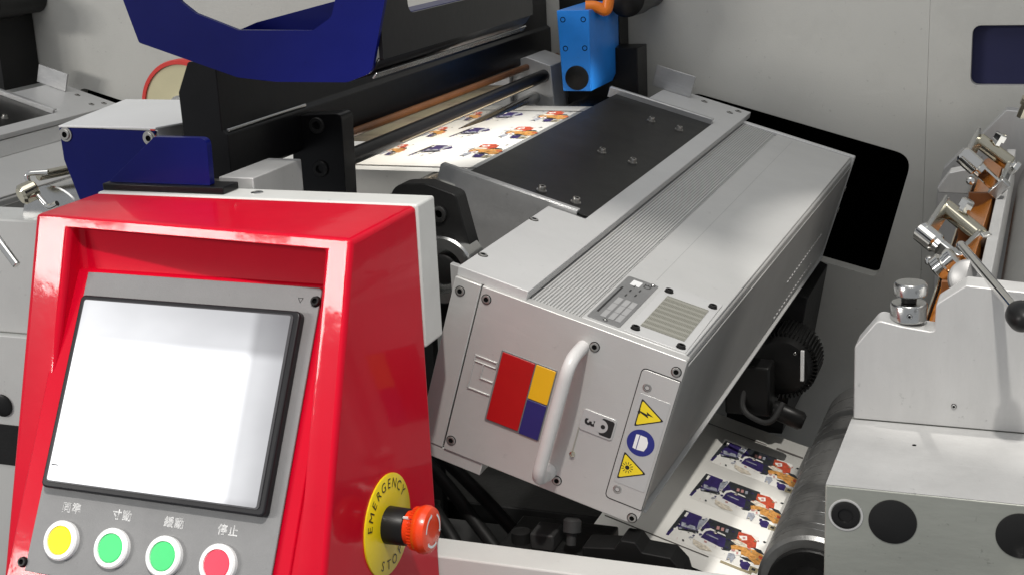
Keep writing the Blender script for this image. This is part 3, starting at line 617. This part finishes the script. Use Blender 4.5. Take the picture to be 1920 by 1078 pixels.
rim_o = rpoly([(1.2570, 1.376), (1.5455, 1.376), (1.5455, 1.4755), (1.2570, 1.4755)], .018); rim_i = rpoly([(1.2625, 1.3815), (1.5395, 1.3815), (1.5395, 1.4695), (1.2625, 1.4695)], .014)
prism('window_rim', rim_o, 'x', -.618, -.5925, 'navy_paint', gd, [rim_i], bevel=.0008)
prism('inner_gusset', [(-.7805, 1.3640), (-.6406, 1.3640), (-.6368, 1.4200), (-.6593, 1.3949), (-.7488, 1.3753)], 'y', 1.250, 1.254, 'navy_paint', gd, bevel=.0006)
V = [(-.6020, 1.203, 1.3278), (-.5975, 1.203, 1.3330), (-.5975, 1.609, 1.3330), (-.6020, 1.609, 1.3278)]
ob('highlight_strip', V+[(v[0]+.0012, v[1], v[2]-.0012) for v in V], [(0, 1, 2, 3), (4, 7, 6, 5), (0, 4, 5, 1), (1, 5, 6, 2), (2, 6, 7, 3), (3, 7, 4, 0)], 'steel', gd, .0003)  # steel strip added as the highlight on the guard's rounded lower edge
V, F = [], []
path = [(-.72, 1.3245), (-.6243, 1.3250), (-.607, 1.329), (-.597, 1.336), (-.591, 1.3445)]
V = [(x, y, z) for x, z in path for y in (1.2015, 1.61)]
F = [(2*i, 2*i+1, 2*i+3, 2*i+2) for i in range(len(path)-1)]
o = ob('guard_bottom', V, F, 'black_gloss', gd, smooth=True); md = o.modifiers.new('t', 'SOLIDIFY'); md.thickness = .003

bb = thing('sensor_block', 'bright blue anodised block hanging beside the dryer near the wall', 'sensor', (-.67, 2.05, 1.18))
prism('block_body', rpoly([(-.7110, 1.3085), (-.6600, 1.3085), (-.6605, 1.1880), (-.7050, 1.1880)], .0012), 'y', 2.05, 2.20, 'blue_anod', bb)
V = [(-.6600, 2.0502, 1.3082), (-.6605, 2.0502, 1.1883), (-.6530, 2.115, 1.2030), (-.6530, 2.115, 1.2950), (-.6600, 2.199, 1.3082), (-.6605, 2.199, 1.1883), (-.6530, 2.15, 1.2030), (-.6530, 2.15, 1.2950)]
ob('side_wedge', V, [(0, 1, 2, 3), (4, 7, 6, 5), (0, 3, 7, 4), (1, 5, 6, 2), (3, 2, 6, 7), (0, 4, 5, 1)], 'blue_anod', bb, .001)
for x, z in ((-.7015, 1.2950), (-.6695, 1.2950), (-.6990, 1.2520), (-.6685, 1.2525)):
    lathe('socket_screw', (x, 2.0502, z), (0, -1, 0), [(0, .0042), (.0003, .0042), (.0005, .003), (-.002, .0028)], 'void', bb, 20)
lathe('round_plug', (-.6822, 2.0503, 1.2080), (0, -1, 0), [(0, .0185), (.0012, .0185), (.002, .0175)], 'black_plate', bb, 36)
bk = thing('sensor_bracket', 'black bracket behind and below the bright blue block', 'bracket', (-.67, 2.2, 1.16))
box('upright', (-.735, 2.16, 1.135), (-.6185, 2.215, 1.2395), 'black_plate', bk, .001)
box('arm', (-.76, 2.205, 1.20), (-.66, 2.255, 1.330), 'black_plate', bk, .001)
oc = tube('cable_connector', [(-.672, 2.07, 1.3125), (-.656, 2.075, 1.312), (-.642, 2.08, 1.302), (-.637, 2.085, 1.335), (-.637, 2.09, 1.39)], .0085, 'orange', None, .012); tag(oc, 'orange cable plug above the bright blue block', 'connector')
mt = lathe('round_motor', (-.624, 2.12, 1.319), (0, 1, 0), [(0, .024), (.004, .029), (.06, .030), (.10, .027), (.137, .027)], 'black_plastic', None); tag(mt, 'round black motor end at the top edge beside the orange plug', 'motor')
mt2 = lathe('round_motor', (-.632+DX, 2.12, 1.325), (0, 1, 0), [(0, .024), (.004, .029), (.06, .030), (.10, .027), (.137, .027)], 'black_plastic', None); tag(mt2, 'round black motor end at the top left corner', 'motor')
bk2 = box('wall_bracket', (-.735+DX-.03, 2.15, 1.165), (-.642+DX, 2.255, 1.30), 'black_plate', None); tag(bk2, 'dark upright bracket on the wall at the left edge', 'bracket')
# grey bearing housings near the wall, seen between the two black bars
gb = thing('bearing_housing', 'grey stepped metal housing seen between the black beam and idler bar', 'housing', (-.83, 2.15, 1.14))
box('low_block', (-.905, 2.12, 1.14), (-.8500, 2.2, 1.2018), 'milled', gb); box('mid_block', (-.8488, 2.10, 1.14), (-.810, 2.2, 1.2180), 'milled', gb)
prism('sloped_block', [(-.8095, 1.14), (-.74, 1.14), (-.745, 1.218), (-.785, 1.232), (-.8095, 1.225)], 'y', 2.11, 2.2, 'milled', gb)
tr = rod('guide_tube', (-.80, 1.70, 1.148), (-.765, 2.25, 1.175), .010, 'steel', None); tag(tr, 'short bright steel tube behind the far edge of the printed web', 'tube')
# silver roller beneath the upper web
ro = rod('web_roller', (-.690, 1.22, 1.105), (-.690, 2.25, 1.105), .0595, 'steel', None, 48, .003); tag(ro, 'polished steel roller under the near edge of the upper printed web', 'roller')
eb = thing('roller_end_bearing', 'round black bearing with silver ring between white frame and dryer', 'bearing', (-.60, 1.30, 1.05))
prism('bearing_plate', rpoly([(-.648, 1.05), (-.545, 1.05), (-.548, 1.12), (-.566, 1.196), (-.600, 1.207), (-.636, 1.205), (-.650, 1.15)], [.01, .01, .02, .008, .02, .02, .02], 6), 'y', 1.30, 1.325, 'black_plate', eb)
lathe('silver_ring', (-.580, 1.30, 1.120), (0, -1, 0), [(-.02, .036), (.014, .036), (.016, .034), (.016, .024), (.002, .023)], 'steel', eb, 48)
lathe('hub', (-.580, 1.298, 1.120), (0, -1, 0), [(0, .016), (.010, .016), (.012, .013)], 'black_plate', eb, 32)
lathe('socket_screw', (-.585, 1.2995, 1.176), (0, -1, 0), [(0, .0085), (.003, .0085), (.004, .007), (.004, .0045), (.0, .004)], 'dark_iron', eb, 24)
mp = prism('mounting_plate', [(-.56, 1.02), (-.44, .98), (-.44, 1.10), (-.5115, 1.1200), (-.56, 1.135)], 'y', 1.262, 1.27, 'milled', None); tag(mp, 'pale metal plate between the white frame and the dryer cassette', 'plate')
sp = lathe('small_screw', (-.544, 1.262, 1.095), (0, -1, 0), [(0, .007), (.005, .007), (.006, .005), (.006, .003), (.002, .003)], 'steel', None, 20); tag(sp, 'small steel socket screw at the right edge of the white frame', 'screw')

# blue bracket with white top, left
br = thing('cover_bracket', 'dark blue bracket with white top and two silver screws left of the beam foot', 'bracket', (-.94, 1.3, 1.16))
prism('front_plate', rpoly([(-1.0035, 1.2660), (-.8800, 1.2640), (-.9230, 1.2200), (-.952, 1.1750), (-.9890, 1.1880), (-1.0025, 1.2310)], .002), 'y', 1.250, 1.254, 'navy_paint', br, bevel=.0006)
prism('top_plate', [(-1.0035, 1.2495), (-.8805, 1.2495), (-.8600, 1.3000), (-.8700, 1.43), (-1.045, 1.43)], 'z', 1.2663, 1.2685, 'white_plate', br, bevel=.0005)
prism('side_cheek', [(1.2545, 1.2655), (1.2545, 1.2300), (1.33, 1.2500), (1.33, 1.2655)], 'x', -.8850, -.8815, 'white_plate', br, bevel=.0005)
for x, z in ((-.9955, 1.2590), (-.8895, 1.2570)): place('screw', SCREW_BIG, (x, 1.2497, z), (0, -1, 0), br)

# reel far behind
rl = thing('paper_reel', 'cream reel flange with red rim behind the black beam end', 'reel', (-1.347, 2.0, 1.10))
lathe('red_rim', (-1.347, 1.99, 1.165), (0, 1, 0), [(.018, .069), (.0, .0705), (.0, .0765), (.004, .078), (.02, .078)], 'red_rim', rl, 56)
lathe('flange', (-1.347, 1.993, 1.165), (0, 1, 0), [(0, .016), (0, .0702), (.016, .0702)], 'cream', rl, 56)
lathe('hub', (-1.347, 1.985, 1.165), (0, 1, 0), [(0, .012), (0, .0205), (.02, .0205)], 'steel', rl, 32)

# ------------------------------------------------------------------ left neighbour station pieces
lf = thing('press_stand', 'light grey frame block at the left edge behind the red console', 'press stand', (-1.15, 1.33, .6))
box('upper_block', (-1.40, 1.3, 1.0085), (-1.02, 1.36, 1.1475), 'frame_white', lf, .002)
box('lower_block', (-1.40, 1.292, .60), (-1.00, 1.36, 1.0080), 'frame_white', lf, .002)
lathe('black_plug', (-1.1740, 1.2922, .918), (0, -1, 0), [(0, .014), (.003, .014), (.004, .012)], 'black_plastic', lf, 28)
box('dark_slot', (-1.32, 1.2905, .84), (-1.10, 1.2925, .893), 'dark_iron', lf, 0)
cr1 = rod('chrome_lever', (-1.165, 1.24, 1.228), (-1.060, 1.22, 1.118), .0046, 'chrome', None); tag(cr1, 'straight chrome lever rod at the left edge beside the console', 'rod')
cr2 = tube('wire_hook', [(-1.075, 1.31, 1.203), (-1.099, 1.30, 1.203), (-1.095, 1.30, 1.188), (-1.065, 1.29, 1.166), (-1.052, 1.29, 1.172)], .0032, 'chrome', None, .008); tag(cr2, 'small bent chrome wire hook left of the blue bracket', 'hook')
cr3 = rod('brass_rod', (-1.090, 1.31, 1.198), (-.995, 1.60, 1.198), .0058, 'brass_chrome', None); tag(cr3, 'dark brass rod behind the blue bracket on the left', 'rod')
lr = rod('side_roller', (-1.085, 1.32, 1.140), (-1.085, 2.25, 1.140), .045, 'steel', None, 40); tag(lr, 'grey steel roller end below the brass rod on the left', 'roller')
kn = lathe('knurled_knob', (-1.098, 1.285, 1.180), (.5, 1, .3), [(0, .009), (.003, .012), (.018, .012), (.02, .010)], 'brass_chrome', None, 24); tag(kn, 'small knurled brass knob beside the chrome wire hook', 'knob')

# ------------------------------------------------------------------ under the dryer
cab = thing('dark_base_fill', 'dark machine base coloured near black to stand for shade beneath the dryer', 'cabinet', (-.6, 1.5, .3))
box('base_box', (-.95, 1.30, .30), (-.40, 1.50, .735), 'dark_grey', cab, .002); box('rear_box', (-.95, 1.62, .30), (-.52, 2.2, .70), 'dark_iron', cab, .002)  # near-black boxes added to fill the shaded space beneath the dryer
box('shade_sheet', (-.95, 1.60, .3), (-.74, 1.615, 1.02), 'dark_iron', cab, .001)  # added dark sheet, stands for shade in front of the pale wall
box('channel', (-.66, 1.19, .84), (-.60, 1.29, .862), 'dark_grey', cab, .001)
for i, (pts, lab) in enumerate((([(-.67, 1.30, .95), (-.585, 1.27, .895), (-.53, 1.24, .855), (-.47, 1.22, .80), (-.45, 1.22, .74)], 'upper black cable drooping below the dryer beside the emergency stop'), ([(-.68, 1.28, .925), (-.60, 1.25, .885), (-.555, 1.22, .855), (-.515, 1.20, .80), (-.50, 1.20, .74)], 'lower black cable drooping below the dryer beside the emergency stop'), ([(-.70, 1.33, .96), (-.60, 1.30, .91), (-.52, 1.27, .86), (-.44, 1.24, .80), (-.42, 1.24, .74)], 'rearmost black cable drooping below the dryer'))):
    tag(tube('black_cable', pts, .0072, 'rubber', None, .05), lab, 'cable', 'cables below the dryer')
vb = thing('valve_block', 'dark valve block with small fittings behind the cross bar', 'valve', (-.46, 1.25, .74))
box('block', (-.505, 1.21, .74), (-.40, 1.29, .8560), 'dark_iron', vb, .002)
box('cap', (-.470, 1.215, .8562), (-.445, 1.245, .874), 'dark_grey', vb, .002); lathe('fitting', (-.485, 1.23, .8555), (0, 0, 1), [(0, .010), (.012, .010), (.014, .006)], 'dark_iron', vb, 20)
lathe('plug', (-.423, 1.205, .872), (0, .3, 1), [(0, .0048), (.012, .0048), (.013, .009), (.024, .009), (.026, .007)], 'dark_grey', vb, 24)
dt = prism('rubber_pad', rpoly([(-.405, .845), (-.300, .845), (-.307, .870), (-.318, .8815), (-.345, .8835), (-.352, .893), (-.366, .8935), (-.372, .8845), (-.405, .8815)], .002), 'y', 1.185, 1.215, 'rubber', None); tag(dt, 'dark rubber pad on the cross bar under the dryer corner', 'pad')
cl = box('clip', (-.622, 1.172, .9095), (-.600, 1.176, .928), 'white_plate', None); tag(cl, 'small white tab below the bottom bracket of the dryer', 'tab')

# blower motor
bl = thing('blower_motor', 'black round finned blower motor below the dryer in front of the wall', 'motor', (-.35, 2.0, .70))
lathe('motor_body', (-.357, 1.96, .802), (0, 1, 0), [(0, .030), (.002, .040), (.02, .046), (.085, .046), (.09, .040)], 'black_plastic', bl, 48)
fins = []
mesh_f = None
for k in range(52):
    a = R(360/52*k); c, s_ = math.cos(a), math.sin(a)
    if mesh_f is None:
        v, f = boxvf((.044, -.0010, 0), (.0515, .0010, .060)); mesh_f = bpy.data.meshes.new('fin'); mesh_f.from_pydata(v, [], f); mesh_f.materials.append(MATS['black_plastic'])
    M = Matrix.Translation(Vector((-.357, 1.975, .802))-OFF[bl]) @ Matrix(((c, -s_, 0, 0), (0, 0, 1, 0), (s_, c, 0, 0), (0, 0, 0, 1)))
    link('fin', mesh_f, bl, M)
box('name_strip', (-.3275, 1.957, .786), (-.3225, 1.9615, .832), 'white_plate', bl, .0006)
box('cable_box', (-.43, 1.92, .74), (-.365, 2.0, .815), 'black_plastic', bl, .004)
tube('power_lead', [(-.40, 1.93, .79), (-.405, 1.91, .75), (-.36, 1.90, .735), (-.345, 1.92, .765)], .004, 'dark_grey', bl, .02)
lathe('foot', (-.365, 1.94, .748), (.9, 0, -.35), [(0, .012), (.005, .014), (.045, .014), (.05, .010)], 'black_plastic', bl, 20)
for x, z in ((-.335, .828), (-.372, .752), (-.398, .778)): place('screw', SMALL, (x, 1.955, z), (0, -1, 0), bl)
duct = prism('air_duct', [(-.46, .66), (-.372, .66), (-.335, .88), (-.44, .93)], 'y', 2.06, 2.255, 'dark_iron', None); tag(duct, 'dark sheet duct between the dryer and the blower motor', 'duct')

# ------------------------------------------------------------------ right hand station
ri = thing('nip_roller', 'dark steel roller pressing the printed web at lower right', 'roller', (cxr, 1.76, czr-rr_))
rod('roller_body', (cxr, 1.50, czr), (cxr, 2.02, czr), rr_, 'roller_steel', ri, 64, .004)
def helix_line(y0, turns, pitch, wd, r):
    V, F = [], []; n = int(40*turns)
    for i in range(n+1):
        a = 2*math.pi*i/40; y = y0+pitch*i/40
        for dy, dr in ((-wd, .0), (0, .00025), (wd, .0)): V.append((cxr+(r+dr)*math.cos(a), y+dy, czr+(r+dr)*math.sin(a)))
    for i in range(n):
        for k in range(2): F.append((3*i+k, 3*i+k+1, 3*i+k+4, 3*i+k+3))
    return V, F
for y0, tn, pc, wd in ((1.512, 12, .0405, .00055), (1.53, 6, .031, .0003), (1.60, 7, .052, .0003)):
    V, F = helix_line(y0, tn, pc, wd, rr_+.00005); ob('wear_line', V, F, 'steel', ri, smooth=True)
V, F = [], []
hx = thing('roller_shaft', 'black shaft end of the dark roller beneath the base block', 'shaft', (cxr, 1.45, czr-.02))
rod('shaft', (cxr, 1.40, czr), (cxr, 1.499, czr), .03, 'black_plastic', hx); rod('ring', (cxr, 1.49, czr), (cxr, 1.4995, czr), .05, 'dark_iron', hx)
bs = thing('base_block', 'brushed aluminium base block with black round plugs at lower right', 'block', (-.05, 1.2, .62))
box('block_body', (-.1672, 1.1300, .8835), (.25, 1.34, .9968), 'milled_shaded', bs, .0012)
box('lit_top', (-.1668, 1.1306, .9969), (.2496, 1.2855, .9973), 'milled', bs, 0)  # thin paler sheet: the brightly lit block top put into the colour
cs = lathe('socket_screw', (-.1495, 1.1298, .9712), (0, -1, 0), [(-.002, .0145), (.0003, .0145), (.0006, .0135), (.0003, .0126), (-.003, .0122)], 'milled', bs, 36)
lathe('screw_head', (-.1495, 1.1300, .9712), (0, -1, 0), [(-.002, .0120), (.0012, .0120), (.0018, .0105), (.0018, .0065), (.0002, .006)], 'black_plastic', cs, 36)
for x in (-.1110, -.0095): lathe('round_plug', (x, 1.1299, .9698), (0, -1, 0), [(0, .0198), (.0006, .0198), (.001, .019)], 'black_plastic', bs, 44)
lathe('hole_mark', (-.1045, 1.2350, .9972), (0, 0, 1), [(0, .0020), (.0003, .0020)], 'void', bs, 10)
prof_side = rpoly([(-.1652, .9974), (.20, .9974), (.20, 1.1290), (-.0180, 1.1302), (-.0690, 1.1336), (-.0940, 1.1147), (-.0945, 1.0880), (-.1238, 1.0915), (-.1453, 1.0962), (-.1654, 1.0689)], [0, 0, 0, 0, .004, .006, .004, 0, .008, .008], 4)
sp1 = thing('side_plate', 'pale stepped aluminium side plate standing on the base block', 'machine plate', (0, 1.3, .9974))
prism('plate', prof_side, 'y', 1.2865, 1.3180, 'milled', sp1, bevel=.0012)
place('screw', SMALL, (-.075, 1.2863, 1.018), (0, -1, 0), sp1)
sp2 = thing('side_plate', 'far matching aluminium side plate close to the wall', 'machine plate', (0, 2.18, .7))
prism('plate', rpoly([(-.163, .70), (.2, .70), (.2, 1.1470), (-.0432, 1.1464), (-.0709, 1.1484), (-.1044, 1.1104), (-.1055, 1.0890), (-.1310, 1.0862), (-.1549, 1.0601), (-.163, 1.025)], [0, 0, 0, 0, .003, .003, .003, .003, .003, .003], 4), 'y', 2.165, 2.195, 'milled', sp2, bevel=.0012)
sp3 = thing('inner_plate', 'small aluminium plate with cut corners in front of the far side plate', 'machine plate', (-.12, 2.0, 1.0))
prism('plate', rpoly([(-.1471, 1.0632), (-.09, 1.0626), (-.09, 1.0971), (-.1170, 1.0955), (-.1342, 1.0910), (-.1493, 1.0690)], .002), 'y', 1.985, 2.02, 'milled', sp3)
ak = thing('adjusting_knob', 'polished steel adjusting knob of two discs on the side plate shoulder', 'knob', (-.1195, 1.3055, 1.093))
lathe('lower_disc', (-.1195, 1.3055, 1.0925), (0, 0, 1), [(0, .0155), (.0015, .0168), (.0150, .0168), (.0168, .0155), (.0168, .009)], 'steel', ak, 44)
rod('neck', (-.1195, 1.3055, 1.109), (-.1195, 1.3055, 1.1165), .007, 'dark_iron', ak)
lathe('upper_disc', (-.1185, 1.3055, 1.1160), (0, 0, 1), [(0, .0135), (.0015, .0150), (.0100, .0150), (.0125, .0132), (.0128, .004)], 'steel', ak, 44)
place('screw', SMALL, (-.1170, 1.2887, 1.1005), (0, -1, 0), ak)
# amber blade strip along the machine
ad = thing('doctor_blade', 'long amber blade strip between the two side plates', 'blade', (-.10, 1.7, .9))
V = [(-.104, 1.325, 1.082), (-.076, 1.325, 1.104), (-.066, 2.12, 1.098), (-.096, 2.12, 1.084)]
ob('blade', V+[(v[0]+.003, v[1], v[2]-.09) for v in V], [(0, 1, 2, 3), (4, 7, 6, 5), (0, 4, 5, 1), (1, 5, 6, 2), (2, 6, 7, 3), (3, 7, 4, 0)], 'amber', ad, .001)
for y in (1.395, 1.62, 1.80): box('blade_rib', (-.098, y, 1.070), (-.070, y+.006, 1.1055), 'copper', ad, .0008)
ob('blade_edge', [(-.1075, 1.325, 1.040), (-.1055, 1.325, 1.040), (-.0985, 2.12, 1.050), (-.1005, 2.12, 1.050), (-.1075, 1.325, 1.086), (-.1055, 1.325, 1.086), (-.0985, 2.12, 1.089), (-.1005, 2.12, 1.089)], boxF, 'brass_chrome', ad, .0004)
bbk = thing('bed_roller', 'dull steel cylinder behind the lever on the right edge', 'roller', (.02, 1.7, 1.0))
rod('cylinder', (.040, 1.325, 1.025), (.040, 2.16, 1.025), .092, 'steel', bbk, 64)
box('holder_rail', (-.066, 1.36, 1.05), (-.054, 2.12, 1.100), 'milled', bbk, .001)
def bar(name, p0, p1, wd, ht, m, parent, bevel=.0012):
    p0, p1 = Vector(p0), Vector(p1); d, e, g = frame(p1-p0); V = []
    for p in (p0, p1): V += [p+e*(a*wd/2)+g*(b_*ht/2) for a, b_ in ((-1, -1), (1, -1), (1, 1), (-1, 1))]
    return ob(name, V, [(0, 1, 2, 3), (4, 7, 6, 5), (0, 4, 5, 1), (1, 5, 6, 2), (2, 6, 7, 3), (3, 7, 4, 0)], m, parent, bevel)
def clamp(label, kn, UL, UR, LR, sc):
    t = thing('chrome_clamp', label, 'clamp', kn, 'chrome clamps')
    kn, UL, UR, LR = Vector(kn), Vector(UL), Vector(UR), Vector(LR)
    dx = (UR-UL).normalized(); dl = (LR-kn).normalized(); dy = (UL-kn).normalized()
    bar('cheek', kn-dy*.004, UL+dy*.010*sc, .006*sc, .024*sc, 'steel', t, .002)
    rod('cross_pin', UL, UR, .0098*sc, 'brass_chrome', t, 28, .002)
    lathe('pin_head', UR-dx*.002, dx, [(0, .0062*sc), (.006*sc, .0062*sc), (.0065*sc, .0095*sc), (.012*sc, .0095*sc), (.013*sc, .008*sc)], 'chrome', t, 6)
    lathe('knuckle', kn-dl*.012*sc, dl, [(0, .008*sc), (.003*sc, .0115*sc), (.026*sc, .0115*sc), (.028*sc, .009*sc), (.034*sc, .0085*sc)], 'chrome', t, 32)
    bar('lower_arm', kn+dl*.012*sc, LR, .010*sc, .016*sc, 'chrome', t, .002)
    bar('arm_end', LR-dl*.008*sc, LR+dl*.006*sc, .020*sc, .024*sc, 'steel', t, .0015)
    bar('right_cheek', LR, UR, .006*sc, .016*sc, 'steel', t, .0015)
    lathe('stop_ball', kn+Vector((.004, -.012, -.024))*sc, (.2, -.9, .2), [(0, .001), (.0012, .0042), (.005, .0055), (.009, .0042), (.0105, .001)], 'chrome', t, 18)
    lathe('bolt_head', UL+dx*.022*sc+Vector((.004, 0, .006))*sc, (.45, 0, .9), [(0, .0055*sc), (.007*sc, .0055*sc), (.0072*sc, .0085*sc), (.015*sc, .0085*sc), (.016*sc, .007*sc)], 'chrome', t, 6)
    return t
clamp('nearer chrome clamp above the steel knob and its lock nut', (-.1262, 1.56, 1.1085), (-.1145, 1.65, 1.1205), (-.0735, 1.61, 1.0985), (-.0930, 1.535, 1.0900), 1.0)
clamp('farther chrome clamp with brass pin at the right edge', (-.1005, 1.80, 1.1466), (-.0935, 1.86, 1.1609), (-.0527, 1.86, 1.1300), (-.0620, 1.80, 1.1115), 1.0)
ci = lathe('cam_disc', (-.0720, 1.37, 1.1130), (.35, -.75, .55), [(0, .014), (.003, .0205), (.007, .0205), (.009, .018)], 'tag_grey', None, 36); tag(ci, 'round steel cam disc behind the side plate top', 'disc')
nut = lathe('lock_nut', (-.1090, 1.48, 1.0915), (.73, 0, .68), [(0, .012), (.002, .0145), (.011, .0145), (.0125, .0105), (.017, .0105), (.0172, .0120), (.0235, .0120), (.025, .010)], 'chrome', None, 30); tag(nut, 'knurled chrome lock nut over the amber blade near the steel knob', 'nut')
lev = thing('clamp_lever', 'chrome lever rod with black ball grip at the right edge', 'lever', (-.02, 1.22, 1.12))
rod('lever_rod', (-.0835, 1.44, 1.1305), (-.0200, 1.20, 1.1345), .0046, 'chrome', lev); lathe('rod_tip', (-.0838, 1.4412, 1.1305), (.2, -1, 0), [(-.003, .002), (-.001, .0042), (.004, .0055), (.009, .0046)], 'chrome', lev, 20)
lathe('ball_grip', (-.0235, 1.215, 1.1345), (.26, -1, .02), [(0, .006), (.004, .010), (.012, .0125), (.022, .0125), (.032, .009), (.036, .004)], 'black_plastic', lev, 32)
kb = lathe('ball_knob', (-.0085, 1.085, .928), (.1, -.9, .1), [(0, .006), (.004, .011), (.010, .0142), (.018, .0142), (.025, .0105), (.0285, .004)], 'dark_grey', None, 36); tag(kb, 'dark grey ball knob at the lower right corner', 'knob')
kb2 = rod('knob_stem', (-.0085, 1.083, .928), (-.0085, 1.131, .925), .005, 'steel', None); tag(kb2, 'short steel stem carrying the ball knob at lower right', 'stem')
bolt = lathe('bolt', (-.050, 2.10, 1.150), (.3, -.3, .9), [(0, .006), (.02, .006), (.021, .009), (.03, .009)], 'brass_chrome', None, 6); tag(bolt, 'brass bolt head at the right edge above the far side plate', 'bolt')
